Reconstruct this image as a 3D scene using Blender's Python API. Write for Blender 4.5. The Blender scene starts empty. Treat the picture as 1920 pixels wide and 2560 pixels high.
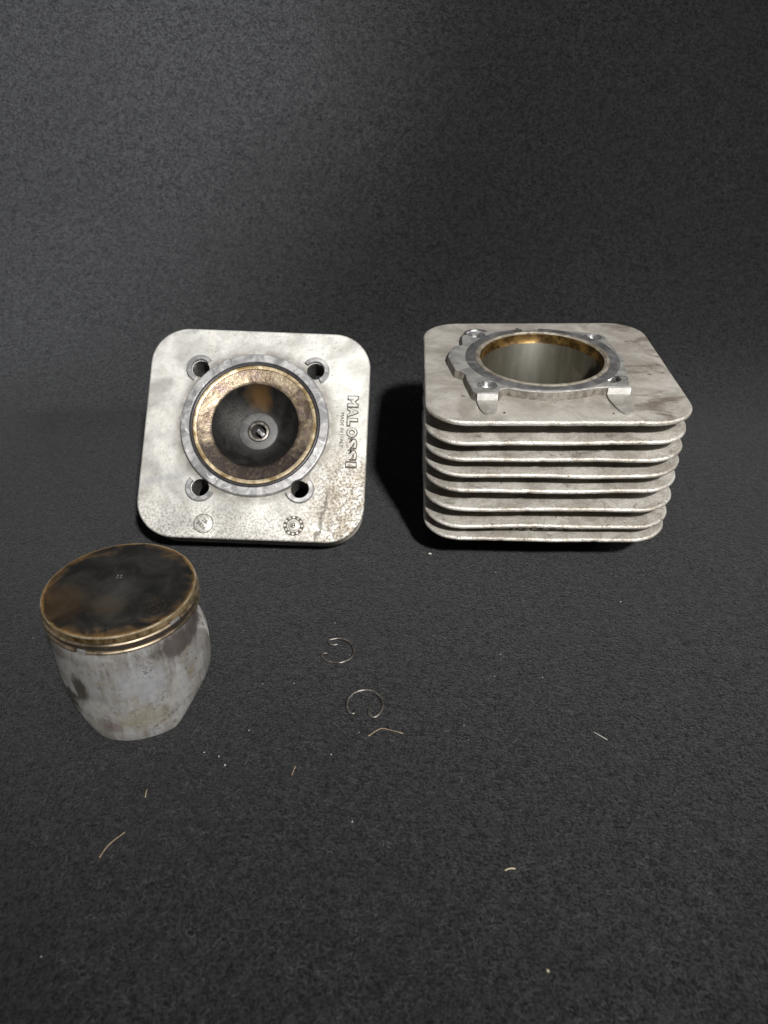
import bpy, bmesh, math, random
from mathutils import Vector, Matrix
random.seed(7)
PI = math.pi
MM = 0.001
scene = bpy.context.scene

# ------------------------------------------------------------------ camera
def look_matrix(pitch, roll):
    cp, sp = math.cos(pitch), math.sin(pitch)
    fw = Vector((0, cp, -sp)); up = Vector((0, sp, cp)); rt = Vector((1, 0, 0))
    cr, sr = math.cos(roll), math.sin(roll)
    r2 = cr * rt + sr * up; u2 = -sr * rt + cr * up
    return Matrix((r2, u2, -fw)).transposed()
cd = bpy.data.cameras.new('camera'); cam = bpy.data.objects.new('camera', cd)
scene.collection.objects.link(cam); scene.camera = cam
cam.matrix_world = Matrix.Translation((0, 0, 0.241)) @ look_matrix(math.radians(35.43), math.radians(-1.31)).to_4x4()
cd.sensor_fit = 'HORIZONTAL'; cd.sensor_width = 36.0; cd.lens = 36.0 * 1840 / 1920
cd.clip_start = 0.005; cd.clip_end = 20
cd.dof.use_dof = True; cd.dof.focus_distance = 0.335; cd.dof.aperture_fstop = 17.0

# ------------------------------------------------------------------ world, lamps
w = bpy.data.worlds.new('World'); scene.world = w; w.use_nodes = True
bg = w.node_tree.nodes['Background']; bg.inputs[0].default_value = (1.0, 0.97, 0.93, 1); bg.inputs[1].default_value = 0.035
def area(name, loc, target, size, power, col, shape='DISK', spread=180):
    l = bpy.data.lights.new(name, 'AREA'); l.shape = shape; l.size = size; l.energy = power; l.color = col
    l.spread = math.radians(spread)
    o = bpy.data.objects.new(name, l); scene.collection.objects.link(o)
    o.location = loc
    o.rotation_euler = (Vector(target) - Vector(loc)).to_track_quat('-Z', 'Y').to_euler()
    return o
def spot(name, loc, target, radius, power, col, size, blend):
    l = bpy.data.lights.new(name, 'SPOT'); l.shadow_soft_size = radius; l.energy = power; l.color = col
    l.spot_size = math.radians(size); l.spot_blend = blend
    o = bpy.data.objects.new(name, l); scene.collection.objects.link(o)
    o.location = loc
    o.rotation_euler = (Vector(target) - Vector(loc)).to_track_quat('-Z', 'Y').to_euler()
    return o
spot('key_lamp', (0.250, -0.40, 0.79), (0.02, 0.46, 0.07), 0.034, 78, (1.0, 0.968, 0.925), 57, 1.0)
spot('added_backdrop_spot', (0.62, -0.10, 0.62), (-0.27, 0.62, 0.19), 0.06, 235, (0.98, 0.985, 1.0), 25, 1.0)  # added beam that brightens the upper left of the backdrop
area('right_fill', (0.55, -0.02, 0.46), (0.22, 0.36, 0.05), 0.25, 0.95, (1.0, 0.97, 0.93))  # added soft fill to lift the right side, no known lamp
area('ceiling_lamp', (-0.15, 0.50, 1.15), (0.0, 0.36, 0.0), 0.40, 0.55, (0.95, 0.98, 1.0))
vs = scene.view_settings
vs.view_transform = 'Standard'; vs.look = 'None'; vs.exposure = 0.0; vs.gamma = 1.0
scene.display_settings.display_device = 'sRGB'

# ------------------------------------------------------------------ helpers
def link(o, parent=None):
    scene.collection.objects.link(o)
    if parent is not None: o.parent = parent
    return o
def tag(o, label=None, cat=None, group=None, kind=None):
    for k, v in (('label', label), ('category', cat), ('group', group), ('kind', kind)):
        if v: o[k] = v
    return o
def empty(name, label, cat, matrix=None, group=None):
    o = bpy.data.objects.new(name, None); link(o)
    o.empty_display_size = 0.02
    if matrix is not None: o.matrix_world = matrix
    return tag(o, label, cat, group)
def mesh_obj(name, verts, faces, mat, parent=None, angle=35, mm=True, matidx=None):
    me = bpy.data.meshes.new(name)
    s = MM if mm else 1.0
    me.from_pydata([(v[0] * s, v[1] * s, v[2] * s) for v in verts], [], faces)
    mats = mat if isinstance(mat, (list, tuple)) else [mat]
    for m in mats: me.materials.append(m)
    if matidx:
        for p, i in zip(me.polygons, matidx): p.material_index = i
    bm = bmesh.new(); bm.from_mesh(me); bmesh.ops.recalc_face_normals(bm, faces=bm.faces); bm.to_mesh(me); bm.free()
    me.polygons.foreach_set('use_smooth', [True] * len(me.polygons))
    me.set_sharp_from_angle(angle=math.radians(angle))
    return link(bpy.data.objects.new(name, me), parent)
def merge(*parts):
    V, F = [], []
    for v, f in parts:
        n = len(V); V += list(v); F += [tuple(i + n for i in q) for q in f]
    return V, F
def rrect(W, D, r, n=14):
    pts = []
    for k, (sx, sy) in enumerate([(1, -1), (1, 1), (-1, 1), (-1, -1)]):
        for i in range(n + 1):
            a = -PI / 2 + k * PI / 2 + i / n * PI / 2
            pts.append((sx * (W / 2 - r) + r * math.cos(a), sy * (D / 2 - r) + r * math.sin(a)))
    out = []
    for i, p in enumerate(pts):
        q = pts[(i + 1) % len(pts)]
        m = max(1, int(math.hypot(q[0] - p[0], q[1] - p[1]) / 2.2))
        for j in range(m): out.append((p[0] + (q[0] - p[0]) * j / m, p[1] + (q[1] - p[1]) * j / m))
    return out
def circle(r, cx=0, cy=0, n=96, a0=0.0):
    return [(cx + r * math.cos(a0 + 2 * PI * i / n), cy + r * math.sin(a0 + 2 * PI * i / n)) for i in range(n)]
def fill2d(outline, holes=(), z=0.0):
    """flat face with holes -> verts, faces (through a filled 2D curve)"""
    cu = bpy.data.curves.new('tmp', 'CURVE'); cu.dimensions = '2D'; cu.fill_mode = 'BOTH'
    for loop in [outline] + list(holes):
        sp = cu.splines.new('POLY'); sp.points.add(len(loop) - 1); sp.use_cyclic_u = True
        for p, q in zip(sp.points, loop): p.co = (q[0], q[1], 0, 1)
    ob = bpy.data.objects.new('tmp', cu)
    me = bpy.data.meshes.new_from_object(ob)
    V = [(v.co.x, v.co.y, z) for v in me.vertices]
    F = [tuple(p.vertices) for p in me.polygons]
    bpy.data.objects.remove(ob); bpy.data.curves.remove(cu); bpy.data.meshes.remove(me)
    # keep one side only (a 2D curve without extrusion gives front faces; drop duplicates)
    seen, G = set(), []
    for f in F:
        k = tuple(sorted((round(V[i][0], 4), round(V[i][1], 4)) for i in f))
        if k not in seen: seen.add(k); G.append(f)
    return V, G
def inset(loop, d):
    """move every point of a counter-clockwise loop inwards by d"""
    n = len(loop); out = []
    for i in range(n):
        a, b, c = loop[i - 1], loop[i], loop[(i + 1) % n]
        t = Vector((c[0] - a[0], c[1] - a[1]))
        if t.length < 1e-9: out.append(b); continue
        t.normalize(); out.append((b[0] - t.y * d, b[1] + t.x * d))
    return out
def walls(loops):
    """loops: list of (loop2d, z) with equal counts -> quads between them"""
    V, F = [], []
    n = len(loops[0][0])
    for lp, z in loops:
        V += [(p[0], p[1], z if not callable(z) else z(p)) for p in lp]
    for k in range(len(loops) - 1):
        for i in range(n):
            j = (i + 1) % n
            F.append((k * n + i, k * n + j, (k + 1) * n + j, (k + 1) * n + i))
    return V, F
def slab(outline, holes, z0, z1, bev=0.4, steps=3, bottom=True):
    """plate with rounded outer edge and straight holes"""
    parts = []
    prof = []
    for i in range(steps + 1):
        a = i / steps * PI / 2
        prof.append((inset(outline, bev * (1 - math.cos(a))), z1 - bev + bev * math.sin(a)))
    low = [(inset(outline, bev * (1 - math.cos(a))), z0 + bev - bev * math.sin(a)) for a in [i / steps * PI / 2 for i in range(steps, -1, -1)]]
    parts.append(walls(low + prof))
    parts.append(fill2d(prof[-1][0], holes, z1))
    if bottom: parts.append(fill2d(low[0][0], holes, z0))
    for h in holes: parts.append(walls([(h, z0), (h, z1)]))
    return merge(*parts)
def lathe(prof, n=96, a0=0.0, a1=2 * PI, cx=0, cy=0):
    """prof list of (r, z)"""
    closed = abs(a1 - a0 - 2 * PI) < 1e-6
    V, F = [], []; m = len(prof); cols = n if closed else n + 1
    for i in range(cols):
        a = a0 + (a1 - a0) * i / n
        for r, z in prof: V.append((cx + r * math.cos(a), cy + r * math.sin(a), z))
    for i in range(n):
        j = (i + 1) % cols
        for k in range(m - 1): F.append((i * m + k, j * m + k, j * m + k + 1, i * m + k + 1))
    return V, F
def tube(path, r, n=10, cap=True, taper=None):
    V, F = [], []; P = [Vector(p) for p in path]; m = len(P)
    nrm = Vector((0, 0, 1))
    for i, p in enumerate(P):
        t = (P[min(i + 1, m - 1)] - P[max(i - 1, 0)]).normalized()
        a = t.cross(nrm)
        if a.length < 1e-4: a = t.cross(Vector((1, 0, 0)))
        a.normalize(); b = a.cross(t)
        rr = r * (taper(i / (m - 1)) if taper else 1)
        for k in range(n):
            q = p + rr * (math.cos(2 * PI * k / n) * a + math.sin(2 * PI * k / n) * b); V.append(tuple(q))
    for i in range(m - 1):
        for k in range(n):
            F.append((i * n + k, i * n + (k + 1) % n, (i + 1) * n + (k + 1) % n, (i + 1) * n + k))
    if cap: F.append(tuple(range(n))[::-1]); F.append(tuple((m - 1) * n + k for k in range(n)))
    return V, F
def catmull(pts, k=6, closed=False):
    P = [Vector(p) for p in pts]; out = []; n = len(P)
    for i in range(n if closed else n - 1):
        if closed: a, b, c, d = P[(i - 1) % n], P[i], P[(i + 1) % n], P[(i + 2) % n]
        else: a, b, c, d = P[max(i - 1, 0)], P[i], P[i + 1], P[min(i + 2, n - 1)]
        for j in range(k):
            t = j / k
            out.append(0.5 * ((2 * b) + (c - a) * t + (2 * a - 5 * b + 4 * c - d) * t * t + (3 * b - a - 3 * c + d) * t ** 3))
    if not closed: out.append(P[-1])
    return out

# ------------------------------------------------------------------ materials
class NT:
    def __init__(s, name):
        s.m = bpy.data.materials.new(name); s.m.use_nodes = True
        s.t = s.m.node_tree; s.N = s.t.nodes; s.L = s.t.links
        s.p = s.N['Principled BSDF']
        s.co = s.N.new('ShaderNodeTexCoord').outputs['Object']
    def inp(s, sock, v):
        if isinstance(v, bpy.types.NodeSocket): s.L.new(v, sock)
        elif isinstance(v, (tuple, list)):
            sock.default_value = tuple(v) + (1,) if len(v) == 3 and len(sock.default_value) == 4 else tuple(v)
        else: sock.default_value = v
    def mapping(s, scale, loc=(0, 0, 0)):
        n = s.N.new('ShaderNodeMapping'); s.L.new(s.co, n.inputs[0]); n.inputs['Scale'].default_value = scale; n.inputs['Location'].default_value = loc
        return n.outputs[0]
    def noise(s, size_mm, detail=4, rough=0.6, co=None, dist=0.0):
        n = s.N.new('ShaderNodeTexNoise'); s.L.new(co or s.co, n.inputs['Vector'])
        n.inputs['Scale'].default_value = 1000.0 / size_mm; n.inputs['Detail'].default_value = detail
        n.inputs['Roughness'].default_value = rough; n.inputs['Distortion'].default_value = dist
        return n.outputs[0]
    def voro(s, size_mm, co=None):
        n = s.N.new('ShaderNodeTexVoronoi'); s.L.new(co or s.co, n.inputs['Vector']); n.inputs['Scale'].default_value = 1000.0 / size_mm
        return n.outputs['Distance']
    def ramp(s, f, a, b, lo=0.0, hi=1.0):
        n = s.N.new('ShaderNodeMapRange'); n.interpolation_type = 'SMOOTHSTEP'
        s.inp(n.inputs[0], f); n.inputs[1].default_value = a; n.inputs[2].default_value = b; n.inputs[3].default_value = lo; n.inputs[4].default_value = hi
        return n.outputs[0]
    def mix(s, f, a, b):
        n = s.N.new('ShaderNodeMix'); n.data_type = 'RGBA'
        s.inp(n.inputs['Factor'], f)
        s.inp(n.inputs[6], a); s.inp(n.inputs[7], b)
        return n.outputs[2]
    def math(s, op, a, b=0.0):
        n = s.N.new('ShaderNodeMath'); n.operation = op; s.inp(n.inputs[0], a); s.inp(n.inputs[1], b)
        return n.outputs[0]
    def xyz(s):
        n = s.N.new('ShaderNodeSeparateXYZ'); s.L.new(s.co, n.inputs[0]); return n.outputs
    def radius(s, cx=0, cy=0):
        x, y, z = s.xyz()
        dx = s.math('SUBTRACT', x, cx * MM); dy = s.math('SUBTRACT', y, cy * MM)
        return s.math('SQRT', s.math('ADD', s.math('MULTIPLY', dx, dx), s.math('MULTIPLY', dy, dy)))
    def blob(s, cx, cy, rad, soft, wob=None, amt=6.0):
        """1 inside a noisy disc round (cx, cy) mm"""
        r = s.radius(cx, cy)
        if wob is not None: r = s.math('ADD', r, s.math('MULTIPLY', s.math('SUBTRACT', wob, 0.5), amt * MM))
        return s.ramp(r, (rad - soft) * MM, (rad + soft) * MM, 1.0, 0.0)
    def bump(s, h, strength, dist_mm, prev=None):
        n = s.N.new('ShaderNodeBump'); s.inp(n.inputs['Height'], h); n.inputs['Strength'].default_value = strength
        n.inputs['Distance'].default_value = dist_mm * MM
        if prev is not None: s.L.new(prev, n.inputs['Normal'])
        return n.outputs[0]
    def out(s, col, rough=0.5, metal=0.0, normal=None, **kw):
        s.inp(s.p.inputs['Base Color'], col); s.inp(s.p.inputs['Roughness'], rough); s.inp(s.p.inputs['Metallic'], metal)
        if normal is not None: s.L.new(normal, s.p.inputs['Normal'])
        for k, v in kw.items(): s.inp(s.p.inputs[k.replace('_', ' ')], v)
        return s.m

def m_felt():
    n = NT('black_felt')
    n1 = n.noise(1.0, 3, 0.6); n2 = n.noise(3.0, 4, 0.65, dist=0.8); n3 = n.noise(70, 3, 0.5)
    st = n.noise(1.5, 3, 0.6, co=n.mapping((1.0, 0.5, 1.0)), dist=2.0)
    st2 = n.noise(1.5, 3, 0.6, co=n.mapping((0.5, 1.0, 1.0), (0.2, 0.5, 0.1)), dist=2.0)
    g = n.math('ADD', n.math('MULTIPLY', n1, 0.30), n.math('ADD', n.math('MULTIPLY', n2, 0.20), n.math('MULTIPLY', n.math('ADD', st, st2), 0.25)))
    c = n.mix(n.ramp(g, 0.435, 0.575), (0.0030, 0.0032, 0.0035), (0.0275, 0.0280, 0.0292))
    c = n.mix(n.ramp(n3, 0.35, 0.7, 0.0, 0.25), c, (0.0115, 0.0117, 0.0122))
    h = n.math('ADD', n.math('MULTIPLY', n1, 0.5), n.math('ADD', st, st2))
    nb = n.bump(h, 1.0, 0.9)
    return n.out(c, 0.95, 0.0, nb, Sheen_Weight=0.12, Sheen_Roughness=0.45, Sheen_Tint=(0.82, 0.85, 0.9), Specular_IOR_Level=0.12)

def m_cast(name, light=(0.60, 0.58, 0.54), dark=(0.36, 0.33, 0.29), stain=(0.20, 0.16, 0.12), stain_amt=0.5, grain=1.0, metal=0.45, rough=0.5):
    n = NT(name)
    a = n.noise(17, 5, 0.62, dist=0.6); b = n.noise(4.0, 4, 0.7); c = n.noise(0.9, 3, 0.7); d = n.noise(34, 4, 0.6, co=n.mapping((1, 1, 1), (3.1, 1.7, 0.4)), dist=1.2)
    col = n.mix(n.ramp(a, 0.36, 0.66), dark, light)
    col = n.mix(n.ramp(b, 0.52, 0.75, 0, 0.45), col, dark)
    col = n.mix(n.ramp(d, 0.52, 0.70, 0, stain_amt), col, stain)
    sm = n.noise(9, 5, 0.7, co=n.mapping((0.55, 1.0, 1.6), (0.7, 2.1, 1.4)), dist=0.8)
    col = n.mix(n.ramp(sm, 0.55, 0.70, 0, stain_amt), col, tuple(c * 0.6 for c in stain))
    col = n.mix(n.ramp(c, 0.54, 0.68, 0, 0.65), col, stain)
    col = n.mix(n.ramp(c, 0.44, 0.32, 0, 0.45), col, (0.76, 0.74, 0.70))
    pt = n.ramp(n.noise(1.9, 2, 0.5, co=n.mapping((1, 1, 1), (1.3, 0.2, 0.7))), 0.66, 0.72)
    col = n.mix(n.math('MULTIPLY', pt, 0.6), col, (0.10, 0.08, 0.065))
    nb = n.bump(n.math('SUBTRACT', n.noise(0.6, 3, 0.7), n.math('MULTIPLY', pt, 0.8)), 0.75 * grain, 0.14)
    nb = n.bump(n.noise(2.4, 3, 0.6), 0.45 * grain, 0.35, nb)
    rg = n.ramp(b, 0.3, 0.7, rough - 0.1, rough + 0.12)
    return n.out(col, rg, metal, nb)

def m_top_plate():
    n = NT('stained_cast_top')
    x, y, z = n.xyz()
    a = n.noise(22, 5, 0.6, dist=0.8); b = n.noise(5.0, 4, 0.7); c = n.noise(0.8, 3, 0.7)
    wv = n.noise(17, 5, 0.6, co=n.mapping((0.75, 1.25, 1.0), (0.004, 0.006, 0)), dist=1.3)
    col = n.mix(n.ramp(a, 0.34, 0.66), (0.40, 0.375, 0.335), (0.60, 0.575, 0.53))
    right = n.ramp(x, 0.016, 0.050)
    st = n.math('MULTIPLY', n.ramp(wv, 0.46, 0.66), n.math('ADD', n.math('MULTIPLY', right, 0.62), 0.24))
    col = n.mix(st, col, (0.17, 0.135, 0.105))
    near = n.ramp(n.radius(-2, 0), 0.040, 0.054, 0.45, 0.0)
    col = n.mix(n.math('MULTIPLY', near, n.ramp(b, 0.35, 0.65)), col, (0.22, 0.19, 0.155))
    col = n.mix(n.ramp(c, 0.56, 0.70, 0, 0.5), col, (0.22, 0.19, 0.16))
    col = n.mix(n.ramp(c, 0.42, 0.30, 0, 0.4), col, (0.76, 0.74, 0.70))
    dot = n.ramp(n.noise(4.0, 2, 0.5, co=n.mapping((1, 1, 1), (0.9, 0.4, 0.7))), 0.73, 0.755)
    col = n.mix(dot, col, (0.06, 0.045, 0.035))
    sc = n.noise(1.1, 2, 0.5, co=n.mapping((0.6, 0.6, 1.0)))
    nb = n.bump(n.noise(0.6, 3, 0.65), 0.6, 0.12)
    nb = n.bump(n.noise(2.6, 3, 0.6), 0.4, 0.35, nb)
    return n.out(col, n.ramp(b, 0.3, 0.7, 0.40, 0.58), 0.45, nb)

def m_head_face():
    n = NT('stained_head_face')
    x, y, z = n.xyz()
    a = n.noise(20, 5, 0.62, dist=0.5); b = n.noise(5.0, 5, 0.72); c = n.noise(0.95, 4, 0.75); e = n.noise(7.5, 5, 0.7, dist=0.4)
    col = n.mix(n.ramp(a, 0.34, 0.64), (0.37, 0.37, 0.352), (0.615, 0.615, 0.59))
    col = n.mix(n.ramp(b, 0.55, 0.78, 0, 0.5), col, (0.36, 0.345, 0.31))
    # heavy brown pitting along the lower right and the lower edge
    br = n.math('MULTIPLY', n.ramp(x, 0.008, 0.048), n.ramp(y, 0.014, -0.030))
    lo = n.math('MULTIPLY', n.ramp(y, -0.022, -0.054), 0.65)
    up = n.math('MULTIPLY', n.ramp(y, 0.040, 0.058), 0.25)
    mk = n.math('MAXIMUM', n.math('MAXIMUM', br, lo), up)
    pit = n.math('MULTIPLY', mk, n.ramp(n.noise(1.4, 4, 0.72), 0.44, 0.60))
    col = n.mix(n.math('MULTIPLY', br, n.ramp(e, 0.34, 0.62, 0, 0.85)), col, (0.25, 0.21, 0.15))
    col = n.mix(n.math('MULTIPLY', pit, 0.85), col, (0.075, 0.06, 0.045))
    col = n.mix(n.ramp(c, 0.56, 0.70, 0, 0.45), col, (0.24, 0.22, 0.19))
    pp = n.ramp(n.noise(1.7, 3, 0.6, co=n.mapping((1, 1, 1), (0.4, 0.6, 0.2))), 0.64, 0.71)
    col = n.mix(n.math('MULTIPLY', pp, 0.55), col, (0.12, 0.10, 0.08))
    col = n.mix(n.ramp(n.noise(11, 5, 0.7, co=n.mapping((1, 1, 1), (0.1, 0.9, 0.5)), dist=1.0), 0.54, 0.70, 0, 0.45), col, (0.40, 0.375, 0.335))
    # mottled dark ring just outside the raised boss
    rr = n.radius(-0.6, 4.0)
    gr = n.math('MULTIPLY', n.ramp(rr, 0.0385, 0.0445, 1.0, 0.0), n.ramp(e, 0.30, 0.62, 0.25, 0.8))
    col = n.mix(gr, col, (0.15, 0.135, 0.115))
    # dark run below the lower right stud
    rx = n.math('ADD', n.math('SUBTRACT', x, 0.037), n.math('MULTIPLY', n.math('SUBTRACT', e, 0.5), 0.012))
    rx = n.math('ADD', rx, n.math('MULTIPLY', n.math('ADD', y, 0.040), -0.25))
    run = n.math('MULTIPLY', n.ramp(n.math('ABSOLUTE', rx), 0.0003, 0.0014, 0.8, 0.0), n.ramp(y, -0.026, -0.032))
    col = n.mix(run, col, (0.09, 0.08, 0.065))
    # faint grey smear at the left
    sx = n.math('ADD', n.math('ADD', y, 0.026), n.math('MULTIPLY', n.math('ADD', x, 0.045), -0.22))
    sm = n.math('MULTIPLY', n.ramp(n.math('ABSOLUTE', sx), 0.0006, 0.0030, 0.5, 0.0), n.ramp(x, -0.030, -0.040))
    col = n.mix(n.math('MULTIPLY', sm, n.ramp(b, 0.3, 0.6)), col, (0.30, 0.31, 0.33))
    nb = n.bump(n.math('ADD', n.noise(0.6, 3, 0.65), n.math('MULTIPLY', pit, -1.2)), 0.35, 0.10)
    nb = n.bump(n.noise(3.0, 3, 0.6), 0.25, 0.30, nb)
    return n.out(col, n.ramp(b, 0.3, 0.7, 0.40, 0.60), 0.42, nb)

def m_machined(name, col0, col1, rough=0.36, metal=0.7, scale=6, spots=None):
    n = NT(name)
    a = n.noise(scale, 5, 0.65, dist=0.7); b = n.noise(1.0, 3, 0.7)
    col = n.mix(n.ramp(a, 0.38, 0.64), col0, col1)
    if spots: col = n.mix(n.ramp(n.noise(scale * 0.9, 5, 0.75, co=n.mapping((1, 1, 1), (0.3, 0.8, 0.1)), dist=1.0), 0.60, 0.66, 0, 0.85), col, spots)
    col = n.mix(n.ramp(b, 0.62, 0.8, 0, 0.5), col, tuple(c * 0.5 for c in col0))
    nb = n.bump(n.noise(0.8, 3, 0.6), 0.16, 0.1)
    nb = n.bump(a, 0.05, 0.5, nb)
    return n.out(col, n.ramp(a, 0.3, 0.7, rough - 0.08, rough + 0.12), metal, nb)

def m_plain(name, col, rough=0.5, metal=0.0, var=0.35, size=3.0):
    n = NT(name)
    a = n.noise(size, 4, 0.65)
    c = n.mix(n.ramp(a, 0.3, 0.7), tuple(v * (1 - var) for v in col), tuple(min(1, v * (1 + var)) for v in col))
    return n.out(c, rough, metal, n.bump(n.noise(size * 0.3, 3, 0.6), 0.2, 0.1))

def m_squish():
    n = NT('burnt_squish_band')
    a = n.noise(9, 5, 0.65, dist=0.8); b = n.noise(1.6, 4, 0.7); x, y, z = n.xyz()
    col = n.mix(n.ramp(a, 0.36, 0.64), (0.11, 0.078, 0.05), (0.37, 0.30, 0.21))
    col = n.mix(n.ramp(n.noise(5, 4, 0.6, co=n.mapping((1, 1, 1), (0.7, 0.1, 0))), 0.48, 0.64, 0, 0.75), col, (0.20, 0.15, 0.145))
    sooty = n.ramp(n.math('ADD', y, n.math('MULTIPLY', n.math('SUBTRACT', a, 0.5), 0.04)), 0.008, -0.016)
    sooty = n.math('ADD', sooty, n.math('MULTIPLY', n.ramp(x, 0.014, 0.028), 0.30))
    col = n.mix(n.math('MULTIPLY', sooty, n.ramp(b, 0.25, 0.6, 0.55, 1.0)), col, (0.035, 0.026, 0.024))
    col = n.mix(n.ramp(b, 0.66, 0.76, 0, 0.8), col, (0.03, 0.022, 0.018))
    nb = n.bump(n.math('ADD', n.noise(1.7, 4, 0.7), n.math('MULTIPLY', a, 0.4)), 0.55, 0.45)
    return n.out(col, n.ramp(b, 0.3, 0.7, 0.28, 0.5), 0.55, nb)

def m_bowl():
    n = NT('sooty_bowl')
    a = n.noise(8, 5, 0.62, dist=0.6); b = n.noise(0.9, 3, 0.7)
    col = n.mix(n.ramp(a, 0.36, 0.66), (0.006, 0.006, 0.006), (0.016, 0.0158, 0.0155))
    w_ = n.noise(7, 4, 0.6)
    br = n.blob(-0.5, 22.0, 5.5, 3.5, w_, 9.0)
    col = n.mix(n.math('MULTIPLY', br, 0.8), col, (0.085, 0.045, 0.014))
    ls = n.blob(-13, 9, 8, 6, w_, 8.0)
    col = n.mix(n.math('MULTIPLY', ls, n.ramp(b, 0.35, 0.65, 0.1, 0.7)), col, (0.09, 0.086, 0.08))
    nb = n.bump(n.noise(0.8, 3, 0.65), 0.3, 0.12)
    return n.out(col, n.ramp(a, 0.3, 0.7, 0.55, 0.75), 0.0, nb, Specular_IOR_Level=0.3)

def m_crown():
    n = NT('burnt_crown')
    a = n.noise(13, 5, 0.62, dist=0.9); b = n.noise(1.2, 4, 0.7); w_ = n.noise(9, 4, 0.6)
    r = n.radius()
    rn = n.math('ADD', r, n.math('MULTIPLY', n.math('SUBTRACT', a, 0.5), 0.026))
    col = n.mix(n.ramp(a, 0.36, 0.66), (0.010, 0.010, 0.0095), (0.022, 0.021, 0.019))
    edge = n.ramp(rn, 0.0235, 0.0320)
    col = n.mix(n.math('MULTIPLY', edge, 0.9), col, (0.11, 0.062, 0.022))
    lf = n.blob(-19, -10, 9, 6, w_, 10.0)
    col = n.mix(n.math('MULTIPLY', lf, 0.6), col, (0.050, 0.030, 0.013))
    md = n.blob(-1, -12, 5.5, 4.0, w_, 7.0)
    col = n.mix(n.math('MULTIPLY', md, 0.6), col, (0.055, 0.042, 0.028))
    mg = n.blob(1, -3, 6.0, 5.0, w_, 9.0)
    col = n.mix(n.math('MULTIPLY', mg, 0.40), col, (0.065, 0.064, 0.062))
    rim = n.ramp(n.math('ADD', r, n.math('MULTIPLY', n.math('SUBTRACT', w_, 0.5), 0.004)), 0.0272, 0.0287)
    col = n.mix(n.math('MULTIPLY', rim, 0.9), col, (0.24, 0.145, 0.055))
    tex = n.blob(17, -11, 5, 4, w_, 7.0)
    col = n.mix(n.math('MULTIPLY', tex, n.ramp(b, 0.5, 0.62, 0, 0.5)), col, (0.07, 0.045, 0.025))
    nb = n.bump(n.noise(1.3, 4, 0.65), 0.22, 0.15)
    nb = n.bump(n.noise(10, 3, 0.6), 0.2, 0.6, nb)
    return n.out(col, n.ramp(a, 0.3, 0.7, 0.34, 0.52), 0.15, nb)

def m_land():
    n = NT('gilded_ring_land')
    th = n.noise(7, 4, 0.65, co=n.mapping((1, 1, 0.3)), dist=0.5); b = n.noise(1.5, 3, 0.7)
    col = n.mix(n.ramp(th, 0.38, 0.62), (0.12, 0.075, 0.03), (0.52, 0.39, 0.21))
    col = n.mix(n.ramp(b, 0.6, 0.75, 0, 0.6), col, (0.05, 0.035, 0.02))
    return n.out(col, 0.34, 0.75, n.bump(b, 0.15, 0.1))

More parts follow.
